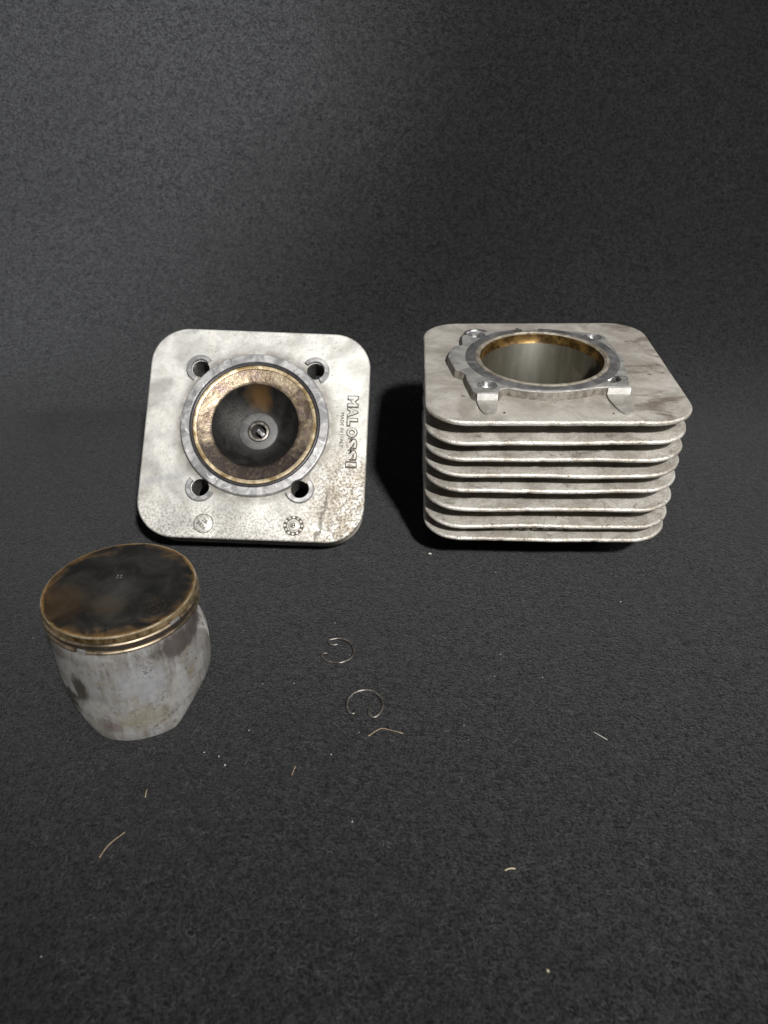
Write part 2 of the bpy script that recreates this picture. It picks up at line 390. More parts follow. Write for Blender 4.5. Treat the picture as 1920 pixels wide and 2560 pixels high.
def m_skirt():
    n = NT('worn_piston_skirt')
    x, y, z = n.xyz()
    v = n.noise(4.0, 5, 0.65, co=n.mapping((1.0, 1.0, 0.09)))
    a = n.noise(13, 5, 0.62, dist=0.8); b = n.noise(3.0, 4, 0.72); c = n.noise(0.8, 3, 0.7, co=n.mapping((1.0, 1.0, 0.10)))
    col = n.mix(n.ramp(a, 0.36, 0.64), (0.33, 0.32, 0.305), (0.51, 0.505, 0.49))
    col = n.mix(n.ramp(v, 0.46, 0.66, 0, 0.7), col, (0.56, 0.57, 0.595))
    col = n.mix(n.ramp(v, 0.44, 0.30, 0, 0.55), col, (0.28, 0.265, 0.25))
    hs = n.noise(5, 4, 0.65, co=n.mapping((0.35, 0.35, 1.6), (0.5, 0.1, 0.3)), dist=0.8)
    col = n.mix(n.ramp(hs, 0.60, 0.68, 0, 0.6), col, (0.22, 0.185, 0.165))
    col = n.mix(n.ramp(n.noise(9, 4, 0.6, co=n.mapping((1, 1, 1), (0.4, 0.9, 0.2))), 0.55, 0.72, 0, 0.7), col, (0.34, 0.30, 0.21))
    col = n.mix(n.ramp(n.noise(7, 5, 0.66, co=n.mapping((1, 1, 0.7), (0.9, 0.2, 0.6)), dist=1.0), 0.60, 0.70, 0, 0.6), col, (0.20, 0.165, 0.15))
    # dark scorched patch at the left of the skirt, dark band below the rings at the right
    w_ = n.noise(5, 5, 0.7, co=n.mapping((1, 1, 0.5)))
    def blobz(cx, cz, rx, rz, amt):
        dx = n.math('DIVIDE', n.math('SUBTRACT', x, cx * MM), rx * MM); dz = n.math('DIVIDE', n.math('SUBTRACT', z, cz * MM), rz * MM)
        r = n.math('SQRT', n.math('ADD', n.math('MULTIPLY', dx, dx), n.math('MULTIPLY', dz, dz)))
        r = n.math('ADD', r, n.math('MULTIPLY', n.math('SUBTRACT', w_, 0.5), 1.8))
        return n.math('MULTIPLY', n.ramp(r, 0.6, 1.15, 1.0, 0.0), amt)
    front = n.ramp(y, 0.004, -0.004)
    col = n.mix(n.math('MULTIPLY', front, blobz(-13.0, 26.0, 3.2, 8.5, 0.85)), col, (0.05, 0.042, 0.029))
    col = n.mix(n.math('MULTIPLY', front, blobz(-18.5, 18.0, 6.0, 6.0, 0.85)), col, (0.04, 0.034, 0.025))
    col = n.mix(n.math('MULTIPLY', front, blobz(9.0, 11.0, 9.5, 8.0, 0.5)), col, (0.36, 0.31, 0.20))
    col = n.mix(n.math('MULTIPLY', front, blobz(11.0, 30.0, 9.0, 9.0, 0.6)), col, (0.47, 0.49, 0.53))
    col = n.mix(n.math('MULTIPLY', front, blobz(-3.0, 8.0, 5.0, 3.0, 0.6)), col, (0.24, 0.19, 0.17))
    col = n.mix(n.math('MULTIPLY', front, blobz(-9.0, 17.0, 8.0, 5.0, 0.6)), col, (0.58, 0.57, 0.55))
    dg = n.noise(1.5, 3, 0.6, co=n.mapping((1.0, 1.0, 1.0)), dist=0.3)
    ln = n.math('ABSOLUTE', n.math('SUBTRACT', n.math('SUBTRACT', z, 0.0085), n.math('MULTIPLY', n.math('SUBTRACT', x, 0.018), 0.55)))
    ln = n.math('MULTIPLY', n.ramp(ln, 0.0003, 0.0012, 1.0, 0.0), n.math('MULTIPLY', n.math('MULTIPLY', n.ramp(x, 0.010, 0.013), n.ramp(x, 0.0225, 0.019)), n.ramp(dg, 0.42, 0.62)))
    col = n.mix(n.math('MULTIPLY', front, n.math('MULTIPLY', ln, 0.8)), col, (0.12, 0.10, 0.085))
    col = n.mix(blobz(27.0, 41.0, 12.0, 6.5, 0.8), col, (0.085, 0.062, 0.06))
    col = n.mix(blobz(-22.0, 42.0, 9.0, 4.0, 0.55), col, (0.16, 0.13, 0.11))
    col = n.mix(n.ramp(c, 0.58, 0.70, 0, 0.55), col, (0.17, 0.145, 0.125))
    sp = n.math('MULTIPLY', n.ramp(n.noise(0.9, 3, 0.7), 0.54, 0.60), n.ramp(n.noise(8, 3, 0.6, co=n.mapping((1, 1, 1), (0.2, 0.7, 0.9))), 0.50, 0.62))
    col = n.mix(n.math('MULTIPLY', sp, 0.7), col, (0.10, 0.085, 0.07))
    nb = n.bump(c, 0.18, 0.1)
    nb = n.bump(a, 0.15, 0.6, nb)
    return n.out(col, n.ramp(b, 0.3, 0.7, 0.34, 0.55), 0.55, nb)

def m_liner():
    n = NT('honed_liner')
    x, y, z = n.xyz()
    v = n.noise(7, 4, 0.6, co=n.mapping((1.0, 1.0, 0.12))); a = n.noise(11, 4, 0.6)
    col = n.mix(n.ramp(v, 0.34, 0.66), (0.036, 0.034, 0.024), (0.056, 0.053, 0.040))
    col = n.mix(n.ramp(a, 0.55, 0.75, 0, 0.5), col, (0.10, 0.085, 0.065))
    top = n.ramp(n.math('ADD', z, n.math('MULTIPLY', n.math('SUBTRACT', a, 0.5), 0.0008)), 0.0856, 0.0861)
    gold = n.mix(n.ramp(n.noise(6, 4, 0.65), 0.4, 0.62), (0.055, 0.032, 0.010), (0.20, 0.125, 0.040))
    col = n.mix(top, col, gold)
    return n.out(col, n.mix(top, (0.46,) * 3, (0.30,) * 3), n.ramp(top, 0, 1, 0.25, 0.7), n.bump(n.noise(0.5, 3, 0.6, co=n.mapping((1, 1, 0.4))), 0.12, 0.08))

FELT = m_felt()
CAST = m_cast('cast_fin_alloy', (0.49, 0.47, 0.43), (0.29, 0.27, 0.235), (0.17, 0.14, 0.11), 0.65, 1.0, 0.35, 0.55)
TOPM = m_top_plate()
HEADF = m_head_face()
BOSSM = m_machined('boss_alloy', (0.26, 0.26, 0.268), (0.43, 0.43, 0.435), 0.40, 0.55, 7, (0.76, 0.76, 0.76))
DECKM = m_machined('deck_alloy', (0.36, 0.355, 0.345), (0.52, 0.515, 0.50), 0.40, 0.6, 9)
GASK = m_machined('gasket_mark', (0.13, 0.13, 0.135), (0.225, 0.225, 0.225), 0.45, 0.55, 10)
CUTM = m_machined('bright_cut', (0.66, 0.655, 0.64), (0.82, 0.815, 0.80), 0.42, 0.5, 4)
RIMM = m_machined('liner_rim', (0.34, 0.30, 0.235), (0.55, 0.51, 0.43), 0.36, 0.65, 6)
LINER = m_liner()
SHINY = m_machined('countersink_steel', (0.42, 0.42, 0.43), (0.62, 0.62, 0.63), 0.25, 0.9, 3)
DARKM = m_plain('oily_black', (0.012, 0.012, 0.012), 0.5, 0.0)
GREYH = m_plain('hole_grey', (0.17, 0.165, 0.155), 0.5, 0.5)
TONG = m_machined('tongue_alloy', (0.20, 0.19, 0.17), (0.28, 0.27, 0.25), 0.72, 0.1, 5)
SIDEM = m_machined('oily_shaded_deck_side', (0.09, 0.08, 0.066), (0.19, 0.175, 0.15), 0.6, 0.2, 2.5)  # oily brown; its darkness also stands in for shade on the left walls
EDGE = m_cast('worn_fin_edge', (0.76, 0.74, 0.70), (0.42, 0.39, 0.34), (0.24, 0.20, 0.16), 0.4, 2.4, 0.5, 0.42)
RUBBER = m_plain('o_ring_rubber', (0.030, 0.028, 0.032), 0.35, 0.0)
GOLD = m_machined('gilded_lip', (0.36, 0.26, 0.13), (0.62, 0.52, 0.36), 0.33, 0.7, 8)
RIMG = m_machined('bright_crown_edge', (0.46, 0.36, 0.22), (0.74, 0.64, 0.47), 0.32, 0.8, 8)
SQUI = m_squish(); BOWL = m_bowl(); CROWN = m_crown(); LAND = m_land(); SKIRT = m_skirt()
GRIME = m_plain('grime', (0.065, 0.056, 0.046), 0.7, 0.0)
PLUGM = m_machined('plug_seat_steel', (0.085, 0.085, 0.085), (0.13, 0.13, 0.13), 0.6, 0.25, 4)
STEEL = m_machined('spring_steel', (0.11, 0.103, 0.095), (0.23, 0.215, 0.195), 0.40, 0.8, 3)
RINGM = m_machined('ring_iron', (0.12, 0.095, 0.065), (0.30, 0.24, 0.17), 0.42, 0.75, 7)
GROOVE = m_plain('ring_groove', (0.020, 0.015, 0.012), 0.6, 0.0)
CERAM = m_plain('ceramic', (0.78, 0.77, 0.74), 0.25, 0.0, 0.05)
CREAM = m_plain('cream_fibre', (0.58, 0.54, 0.38), 0.7, 0.0, 0.2)
STRAW = m_plain('dry_straw', (0.38, 0.29, 0.19), 0.6, 0.0, 0.25)
FUZZ = m_plain('felt_fibre', (0.07, 0.07, 0.074), 0.8, 0.0, 0.6, 9)
LINT = m_plain('pale_lint', (0.62, 0.61, 0.58), 0.8, 0.0, 0.2)

# ------------------------------------------------------------------ backdrop cloth
def backdrop():
    xs = [-0.75 + 1.5 * i / 120 for i in range(121)]
    prof = []
    y = -0.45
    y1, R, amax = 0.43, 0.17, math.radians(76)
    k = 88
    for i in range(k): prof.append((y + (y1 - y) * i / k, 0.0))
    for i in range(33):
        a = amax * i / 32; prof.append((y1 + R * math.sin(a), R * (1 - math.cos(a))))
    ey, ez = prof[-1]
    for i in range(1, 50): prof.append((ey + math.cos(amax) * 0.02 * i, ez + math.sin(amax) * 0.02 * i))
    V, F = [], []
    for (py, pz) in prof:
        for x in xs:
            t = max(0.0, min(1.0, (py - 0.42) / 0.12))
            wv = 0.004 * math.sin(5.5 * x + 9 * pz) * t + 0.003 * math.sin(11 * x - 6 * pz + 1) * t
            V.append((x, py - wv, pz + wv * 0.3))
    n = len(xs)
    for j in range(len(prof) - 1):
        for i in range(n - 1): F.append((j * n + i, j * n + i + 1, (j + 1) * n + i + 1, (j + 1) * n + i))
    o = mesh_obj('backdrop_cloth', V, F, FELT, None, 180, mm=False)
    me = o.data
    me.flip_normals() if me.polygons[0].normal.z < 0 else None
    return tag(o, kind='structure')
backdrop()

def fuzz():
    rd = random.Random(5); V, F = [], []
    for i in range(26000):
        y = 80 + 345 * rd.random() ** 1.15
        half = (y + 60) * 0.62
        x = rd.uniform(-half, half)
        L = rd.uniform(0.8, 2.6); a = rd.uniform(0, 2 * PI); bend = rd.uniform(-1.6, 1.6); hgt = rd.uniform(0.1, 0.45); wd = rd.uniform(0.022, 0.04)
        n = len(V)
        for k in range(4):
            t = k / 3; aa = a + bend * t
            px = x + L * t * math.cos(aa); py = y + L * t * math.sin(aa); pz = 0.05 + hgt * math.sin(PI * t)
            sx, sy = -math.sin(aa) * wd, math.cos(aa) * wd
            V.append((px + sx, py + sy, pz)); V.append((px - sx, py - sy, pz + 0.03))
        for k in range(3): F.append((n + 2 * k, n + 2 * k + 1, n + 2 * k + 3, n + 2 * k + 2))
    tag(mesh_obj('felt_fuzz', V, F, FUZZ, None, 180), kind='stuff')
fuzz()

# ------------------------------------------------------------------ cylinder
CYZ = 21.0
def cylinder():
    root = empty('engine_cylinder', 'finned cast alloy engine cylinder standing upright with its open bore on top', 'engine cylinder',
                 Matrix.Translation((81.34 * MM, 338.47 * MM, 0)) @ Matrix.Rotation(math.radians(-2.746), 4, 'Z'))
    ztop = CYZ + 65.8
    deckz = ztop + 4.0
    bore = circle(30.2, -1.9, 0.3, 96)
    def wob(loop, amp, seed):
        rd = random.Random(seed); ph = [rd.uniform(0, 6.28) for _ in range(6)]
        nk = [(rd.randrange(len(loop)), rd.uniform(0.25, 0.6)) for _ in range(7)]
        out = []
        for i, p in enumerate(loop):
            s = -(sum(d for k, d in nk if k == i) if min(abs(p[0]), abs(p[1])) < 34 else 0.0) + sum(math.sin((k * 3 + 2) * 2 * PI * i / len(loop) + ph[k]) / (k + 1) for k in range(6)) * amp + rd.uniform(-1, 1) * amp * 0.5
            L = math.hypot(*p); out.append((p[0] * (1 + s / L), p[1] * (1 + s / L)))
        return out
    base = rrect(119.2, 115.4, 19.1)
    core_hole = rrect(96, 90, 26)
    # top plate, slightly thinner towards its edge
    V, F = slab(wob(base, 0.12, 1), [circle(33.5, -1.7, 1.5)], ztop - 2.4, ztop, 0.9)
    nb_ = len(base) * 7
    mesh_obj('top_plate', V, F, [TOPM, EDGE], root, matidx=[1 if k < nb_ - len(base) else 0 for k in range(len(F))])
    for i, (zc, grow) in enumerate([(54.8, 0.2), (46.1, 0.0), (37.7, 0.3), (29.2, -0.1), (18.7, 0.2), (8.7, 0.0), (1.15, 0.1)]):
        lp = wob(rrect(119.2 + grow, 115.4 + grow, 19.1), 0.22, 10 + i)
        z0 = CYZ + zc
        edge = []
        for k in range(7):
            a = -PI / 2 + PI * k / 6
            edge.append((inset(lp, 1.0 * (1 - math.cos(a))), lambda p, zz=z0 + 1.05 * math.sin(a), f=i: zz + warp(p, f)))
        rootlp = rrect(95.0, 89.0, 25.0)
        top_in = inset(lp, 14.0); bot_in = inset(lp, 14.0)
        def warp(p, f): return 0.22 * math.sin(0.055 * p[0] + 1.7 * f) + 0.16 * math.sin(0.11 * p[0] - 0.07 * p[1] + 2.3 * f)
        V, F = walls([(bot_in, z0 - 1.75)] + edge + [(top_in, z0 + 1.75)])
        nl = len(lp)
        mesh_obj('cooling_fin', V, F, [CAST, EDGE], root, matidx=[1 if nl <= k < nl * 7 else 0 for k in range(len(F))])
    # core between the fins
    V, F = merge(walls([(rrect(92, 88, 19), CYZ + 0.3), (rrect(92, 88, 19), ztop - 1.0)]), fill2d(rrect(92, 88, 19), [circle(32.6, -1.7, 1.5, 96)], CYZ + 0.3))
    mesh_obj('barrel', V, F, CAST, root)
    # raised deck with uneven outline, read clockwise from the front left pad
    deck = [(-36.3, -38.9), (-27.0, -38.9), (-25.6, -34.8), (-22.3, -33.6), (-14.7, -36.3), (-6.9, -37.6), (0.1, -37.6), (8.2, -36.4), (18.2, -33.5), (23.0, -32.8),
            (33.6, -32.9), (34.2, -29.2), (36.1, -15.9), (37.7, -1.7), (37.2, 1.5), (35.7, 14.7), (34.4, 27.5), (31.8, 30.4), (24.9, 32.4), (16.1, 34.7), (5.3, 37.1),
            (-2.0, 36.9), (-3.0, 36.0), (-9.4, 35.2), (-10.6, 36.0), (-19.2, 34.4), (-27.5, 34.8), (-34.9, 36.1), (-38.5, 31.2), (-39.9, 27.1), (-40.1, 16.6), (-44.7, 14.3),
            (-46.7, 8.8), (-48.1, 2.2), (-45.1, -13.4), (-42.6, -15.4), (-40.6, -17.4), (-40.2, -24.2), (-39.0, -30.7), (-38.1, -36.2)]
    dl = []
    for i, p in enumerate(deck):
        q = deck[(i + 1) % len(deck)]; m = max(1, int(math.hypot(q[0] - p[0], q[1] - p[1]) / 1.5))
        for j in range(m): dl.append((p[0] + (q[0] - p[0]) * j / m, p[1] + (q[1] - p[1]) * j / m))
    def outw(loop, f):
        out = []
        for i, p in enumerate(loop):
            d = f(p); q = inset(loop, -d)[i] if False else None
            out.append(d)
        full = [inset(loop, -1.0)[i] for i in range(len(loop))]
        return [(p[0] + (q[0] - p[0]) * d, p[1] + (q[1] - p[1]) * d) for p, q, d in zip(loop, full, out)]
    frontf = lambda p: 1.6 * max(0.0, 1 - abs(p[0] + 2) / 22.0) ** 0.5 if p[1] < -30 and -24 < p[0] < 20 else 0.9
    studs = [(-32.0, 29.6), (28.0, 26.0), (-31.2, -31.0), (26.8, -24.0)]
    holes = [circle(4.7, sx, sy, 28) for sx, sy in studs]
    topl = inset(dl, 0.45)
    V, F = merge(walls([(outw(dl, frontf), ztop - 0.3), (outw(dl, lambda p: frontf(p) * 0.45), ztop + 1.6), (dl, deckz - 0.45), (inset(dl, 0.13), deckz - 0.13), (topl, deckz)]),
                 fill2d(topl, [circle(32.6, -1.9, 0.3, 96)] + holes, deckz))
    nd = len(dl)
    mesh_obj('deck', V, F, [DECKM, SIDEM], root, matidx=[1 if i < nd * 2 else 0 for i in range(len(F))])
    # printed gasket ring, with the notch at the back
    prof = [(32.75, deckz + 0.02), (32.8, deckz + 0.12), (37.4, deckz + 0.12), (37.6, deckz + 0.02)]
    V, F = lathe(prof, 110, math.radians(90 + 9), math.radians(90 - 5) + 2 * PI, -1.9, 0.3)
    V = [(x, y if y > -36.2 else -36.2 + (y + 36.2) * 0.25, z) for x, y, z in V]
    mesh_obj('gasket_ring', V, F, GASK, root)
    # liner: rim above, honed bore, skirt reaching the cloth
    V, F = lathe([(32.7, deckz - 6), (32.7, deckz + 0.35), (32.3, deckz + 0.6), (31.3, deckz + 0.6), (30.9, deckz + 0.15), (30.3, deckz - 0.05)], 110, cx=-1.9, cy=0.3)
    mesh_obj('liner_rim', V, F, RIMM, root)
    V, F = lathe([(30.3, deckz - 0.05), (30.1, deckz - 0.5), (30.1, deckz - 4.6), (29.7, deckz - 4.9), (29.7, 0.4), (32.0, 0.0), (32.5, 0.6), (32.5, CYZ + 3)], 110, cx=-1.9, cy=0.3)
    mesh_obj('liner', V, F, LINER, root, 60)
    for k, (sx, sy) in enumerate(studs):
        V, F = lathe([(4.7, deckz), (4.4, deckz - 0.15), (3.0, deckz - 2.4), (2.8, deckz - 2.6), (2.8, deckz - 9)], 28, cx=sx, cy=sy)
        mesh_obj('stud_hole', V, F, [SHINY, GREYH], root, 40, matidx=[1 if i % 4 == 3 else 0 for i in range(len(F))])
    # scallop beside the right front stud and lip behind the left rear stud
    V, F = lathe([(0.05, deckz - 0.9), (1.2, deckz - 0.5), (2.1, deckz + 0.08), (2.3, deckz + 0.02)], 24, cx=32.4, cy=-23.6)
    mesh_obj('scallop', V, F, GROOVE, root)
    V, F = lathe([(5.0, deckz - 0.2), (5.4, deckz + 0.7), (6.6, deckz + 0.7), (7.3, deckz - 0.3)], 26, math.radians(35), math.radians(185), -32.0, 29.6)
    mesh_obj('stud_lip', V, F, SHINY, root)
    # two machined pads at the front, each with a rounded tongue on the plate
    for (x0, x1, yf, tong) in ((-36.3, -27.0, -40.2, [(-36.3, -38.0), (-36.2, -41), (-35.1, -47.5), (-33.4, -51.2), (-31.0, -52.2), (-29.2, -51.2), (-27.6, -46.8), (-26.9, -41), (-26.9, -38.0)]),
                               (23.5, 33.8, -34.3, [(23.5, -32.0), (23.6, -38), (25.0, -45.2), (26.6, -49.8), (28.6, -51.8), (31.0, -51.2), (32.6, -47.5), (33.6, -41), (33.9, -32.0)])):
        bx = [(x0, yf), (x1, yf), (x1, yf + 5.0), (x0, yf + 5.0)]
        V, F = slab(bx, [], ztop - 0.5, deckz - 0.1, 0.22, 2)
        p = mesh_obj('machined_pad', V, F, CUTM, root, 30)
        tl = [(v.x, v.y) for v in catmull([(a, b, 0) for a, b in tong], 4)]
        V, F = slab(tl, [], ztop - 0.8, ztop + 0.95, 0.2, 2)
        mesh_obj('pad_tongue', V, F, TONG, root)
    for o in root.children:
        if o.name.split('.')[0] in ('deck', 'gasket_ring', 'liner_rim', 'liner', 'stud_hole', 'scallop', 'stud_lip', 'machined_pad'):
            o.data.transform(Matrix.Translation((0.2 * MM, 1.2 * MM, 0)))
    # exhaust side: rounded web joining the middle fins at the right
    V, F = [], []
    web = rrect(20, 26, 8, 8)
    V, F = walls([(inset(web, 2.0), -2.0), (web, 0.0), (web, 8.0)])
    V2, F2 = fill2d(inset(web, 2.0), [], -2.0)
    V, F = merge((V, F), (V2, F2))
    V = [(62.0 - z - 2.0, -16 + x, CYZ + 33.5 + y) for x, y, z in V]
    mesh_obj('port_flange', V, F, DECKM, root)
    # name cast on the barrel between the two lowest fins
    V, F = slab([(-25, -51.2), (27, -51.2), (29, -43), (-27, -43)], [], CYZ + 1.5, CYZ + 8.2, 0.8, 3)
    mesh_obj('name_boss', V, F, CAST, root)
    for ch, cx in zip('MALOSSI', (-15.5, -9.0, -3.0, 3.2, 9.6, 15.6, 20.0)):
        text_mesh(ch, 'letter', 5.6, root, GRIME, lambda v, c=cx: (c + v[0] * 1.15, -51.1 - v[2], CYZ + 2.9 + v[1]), 0.7, 0.02)
    return root

def text_mesh(s, name, size, parent, mat, xf, depth=0.5, offset=0.0, align='CENTER', obj=True):
    cu = bpy.data.curves.new('tmp', 'FONT'); cu.body = s; cu.size = size; cu.align_x = align; cu.resolution_u = 3
    cu.extrude = depth / 2; cu.offset = offset * size; cu.bevel_depth = 0.0
    ob = bpy.data.objects.new('tmp', cu)
    me = bpy.data.meshes.new_from_object(ob)
    V = [xf((v.co.x, v.co.y, v.co.z + depth / 2)) for v in me.vertices]
    F = [tuple(p.vertices) for p in me.polygons]
    bpy.data.objects.remove(ob); bpy.data.curves.remove(cu); bpy.data.meshes.remove(me)
    if not obj: return V, F
    return mesh_obj(name, V, F, mat, parent, 30)

cylinder()

# ------------------------------------------------------------------ cylinder head, propped on its spark plug
def head():
    lean, yaw, inp = math.radians(43.455), math.radians(1.0126), math.radians(-4.16)
    X = Vector((1, 0, 0)); Y = Vector((0, math.cos(lean), math.sin(lean))); Z = Vector((0, -math.sin(lean), math.cos(lean)))
    X, Y = math.cos(inp) * X + math.sin(inp) * Y, -math.sin(inp) * X + math.cos(inp) * Y
    Rz = Matrix.Rotation(yaw, 3, 'Z'); X, Y, Z = Rz @ X, Rz @ Y, Rz @ Z
    M = Matrix((X, Y, Z)).transposed().to_4x4(); M.translation = Vector((-65.36, 335.09, 54.87)) * MM
    root = empty('cylinder_head', 'square pale alloy cylinder head leaning back with its sooty round combustion chamber facing up', 'cylinder head', M)
    bx, by = -0.6, 4.0
    studs = [(-31.2, 33.6), (29.0, 34.6), (-26.2, -30.2), (24.4, -29.2)]
    rh = 4.5
    holes = [circle(rh, sx, sy, 32) for sx, sy in studs]
    V, F = slab(rrect(115.6, 112.5, 19.5), holes + [circle(35.5, bx, by)], -3.0, 0.0, 0.8)
    mesh_obj('face_plate', V, F, HEADF, root)
    # boss ring, notched where the stud holes meet it
    def boss_loop(R, n=240):
        out = []
        for i in range(n):
            a = 2 * PI * i / n; d = Vector((math.cos(a), math.sin(a))); r = R
            for sx, sy in studs:
                c = Vector((sx - bx, sy - by)); t = c.dot(d)
                h2 = rh * rh - (c.length_squared - t * t)
                if t > 0 and h2 > 0: r = min(r, t - math.sqrt(h2))
            out.append((bx + r * d.x, by + r * d.y))
        return out
    o = boss_loop(38.1)
    V, F = merge(walls([(boss_loop(38.5), -0.2), (o, 2.5), (boss_loop(37.9), 2.85), (boss_loop(37.5), 3.0)]), fill2d(boss_loop(37.5), [circle(34.0, bx, by, 120)], 3.0),
                 lathe([(34.0, 3.0), (33.7, 2.8), (33.4, 0.8), (30.8, 0.8)], 120, cx=bx, cy=by))
    mesh_obj('boss_ring', V, F, BOSSM, root)
    # rubber o-ring lying in its groove
    V, F = lathe([(32.75 + 0.75 * math.cos(2 * PI * k / 10), 1.75 + 0.75 * math.sin(2 * PI * k / 10)) for k in range(11)], 120, cx=bx, cy=by)
    mesh_obj('o_ring', V, F, RUBBER, root, 60)
    V, F = lathe([(32.1, 0.5), (31.9, 2.2), (31.6, 2.45), (30.2, 2.45), (29.9, 2.3), (29.85, 1.6)], 120, cx=bx, cy=by)
    mesh_obj('gilded_lip', V, F, GOLD, root)
    V, F = lathe([(29.85, 1.6), (29.6, 1.6), (29.5, 2.1), (26, 1.5), (24, 1.1), (22.8, 0.8), (22.5, 0.3)], 120, cx=bx, cy=by)
    mesh_obj('squish_band', V, F, SQUI, root, 60)
    prof = [(22.5, 0.3)]
    for i in range(1, 13):
        t = i / 12; r = 22.5 + (10.3 - 22.5) * t
        prof.append((r, 0.3 - 11.3 * math.sin(t * PI / 2) ** 0.85))
    V, F = lathe(prof, 110, cx=bx, cy=by)
    mesh_obj('combustion_bowl', V, F, BOWL, root, 60)
    # spark plug: its nose in the bowl, its body behind carries the leaning head
    zp = -11.0
    V, F = lathe([(10.4, zp - 0.1), (10.15, zp + 0.5), (9.9, zp + 0.65), (6.1, zp + 0.65), (5.8, zp + 0.4), (5.75, zp - 0.6)], 64, cx=bx, cy=by)
    plug_seat = mesh_obj('plug_seat', V, F, PLUGM, root)
    body = [(5.2, zp - 12), (5.2, zp - 22), (10.2, zp - 22), (10.2, zp - 30), (8.0, zp - 31), (7.0, zp - 33), (5.2, zp - 35), (4.6, zp - 52), (3.4, zp - 53), (3.4, zp - 59), (2.6, zp - 61), (0.01, zp - 61)]
    V, F = merge(lathe([(5.75, zp - 6), (5.75, zp - 0.9), (5.45, zp + 0.35), (5.0, zp + 0.55), (4.2, zp + 0.5), (3.9, zp + 0.1), (3.8, zp - 6)], 64, cx=bx, cy=by), lathe(body, 40, cx=bx, cy=by))
    plug = mesh_obj('spark_plug', V, F, STEEL, root)
    V, F = lathe([(3.8, zp - 4.5), (2.0, zp - 4.2), (1.6, zp - 1.2), (0.9, zp - 0.9), (0.01, zp - 0.9)], 32, cx=bx, cy=by)
    mesh_obj('plug_insulator', V, F, DARKM, plug)
    V, F = lathe([(5.35, zp - 34.8), (5.5, zp - 36), (5.0, zp - 51)], 32, cx=bx, cy=by)
    mesh_obj('insulator_body', V, F, CERAM, plug)
    d = Vector((0.78, -0.62, 0))
    c0 = Vector((bx, by, zp + 1.1)); per = Vector((0.62, 0.78, 0))
    bar = []
    for t, z in ((4.4, -0.6), (3.9, 0.35), (2.2, 0.55), (-0.6, 0.5)):
        for s, zz in ((-0.95, 0), (0.95, 0), (0.95, -0.7), (-0.95, -0.7)):
            q = c0 + d * t + per * s; bar.append((q.x, q.y, zp + 0.7 + z + zz))
    F = []
    for i in range(3):
        for k in range(4): F.append((i * 4 + k, i * 4 + (k + 1) % 4, (i + 1) * 4 + (k + 1) % 4, (i + 1) * 4 + k))
    F += [(0, 1, 2, 3), (12, 13, 14, 15)]
    mesh_obj('ground_electrode', bar, F, SHINY, plug, 30)
    # stud holes and the broken collars round them
    for k, (sx, sy) in enumerate(studs):
        V, F = lathe([(rh, 0.0), (rh, -17)], 32, cx=sx, cy=sy)
        mesh_obj('stud_hole', V, F, [GREYH], root)
        a = math.atan2(sy - by, sx - bx) + (0.12, 0.10, -0.10, -0.12)[k] * (1 if k in (0, 3) else -1)
        half = math.radians(102)
        prof = [(rh + 0.25, -0.2), (rh + 0.3, 1.8), (rh + 0.55, 2.05), (rh + 2.4, 2.05), (rh + 2.75, 1.8), (rh + 3.0, -0.2)]
        V, F = lathe(prof, 30, a - half, a + half, sx, sy)
        m = len(prof); F = list(F) + [tuple(range(m)), tuple(30 * m + j for j in range(m))]
        mesh_obj('stud_collar', V, F, BOSSM, root)
    # cooling fins at the back
    for i, (zf, W, D) in enumerate(((-8.5, 114.8, 112.2), (-14.8, 114.2, 111.8))):
        V, F = slab(rrect(W, D, 19.3), [circle(rh + 0.3, sx, sy, 20) for sx, sy in studs] + [circle(22, bx, by, 40)], zf - 1.1, zf + 1.1, 0.8)
        mesh_obj('cooling_fin', V, F, CAST, root)
    V, F = merge(walls([(circle(23, bx, by, 60), -2.5), (circle(23, bx, by, 60), -20.0)]), fill2d(circle(23, bx, by, 60), [circle(6.2, bx, by, 40)], -20.0))
    mesh_obj('head_core', V, F, CAST, root)
    # cast lettering along the right edge, reading downwards
    cells = [('M', 18.7, 6.3), ('A', 12.9, 5.3), ('L', 7.5, 4.4), ('O', 1.9, 5.7), ('S', -4.2, 5.3), ('S', -10.3, 5.3), ('I', -15.3, 2.4)]
    for ch, cy, wd in cells:
        v0, _ = text_mesh(ch, 'x', 6.2, None, None, lambda v: v, 0.1, 0.0, obj=False)
        xs_ = [p[0] for p in v0]; w0 = max(xs_) - min(xs_); mid = (max(xs_) + min(xs_)) / 2
        hh = max(p[1] for p in v0) - min(p[1] for p in v0); y0 = min(p[1] for p in v0)
        sx = (wd - 1.2) / w0; sy = 4.6 / hh
        f = lambda v, z0=0.0, k=1.0: (47.4 + (v[1] - y0) * sy - 0.012 * (cy - 2), cy - (v[0] - mid) * sx + 0.25 * (v[1] - y0) * sy * 0.0, z0 + v[2])
        gl = text_mesh(ch, 'letter', 6.2, root, GRIME, lambda v: f(v, -0.1), 0.16, 0.105)
        text_mesh(ch, 'letter_face', 6.2, gl, HEADF, lambda v: f(v, -0.1), 0.75, 0.025)
    text_mesh('MADE IN ITALY', 'small_lettering', 2.55, root, GRIME, lambda v: (43.6 + v[1] - 0.01 * (3 - v[0]), 3.2 - v[0] * 1.08, v[2] - 0.1), 0.4, 0.0)
    # two round casting marks near the lower edge
    V, F = lathe([(5.1, -0.1), (5.0, 0.12), (4.75, 0.12), (4.7, 0.02)], 48, cx=-23.1, cy=-48.7)
    g = mesh_obj('casting_mark', V, F, GRIME, root)
    V, F = lathe([(0.01, 0.22), (4.3, 0.22), (4.7, 0.0)], 48, cx=-23.1, cy=-48.7)
    mesh_obj('mark_face', V, F, HEADF, g)
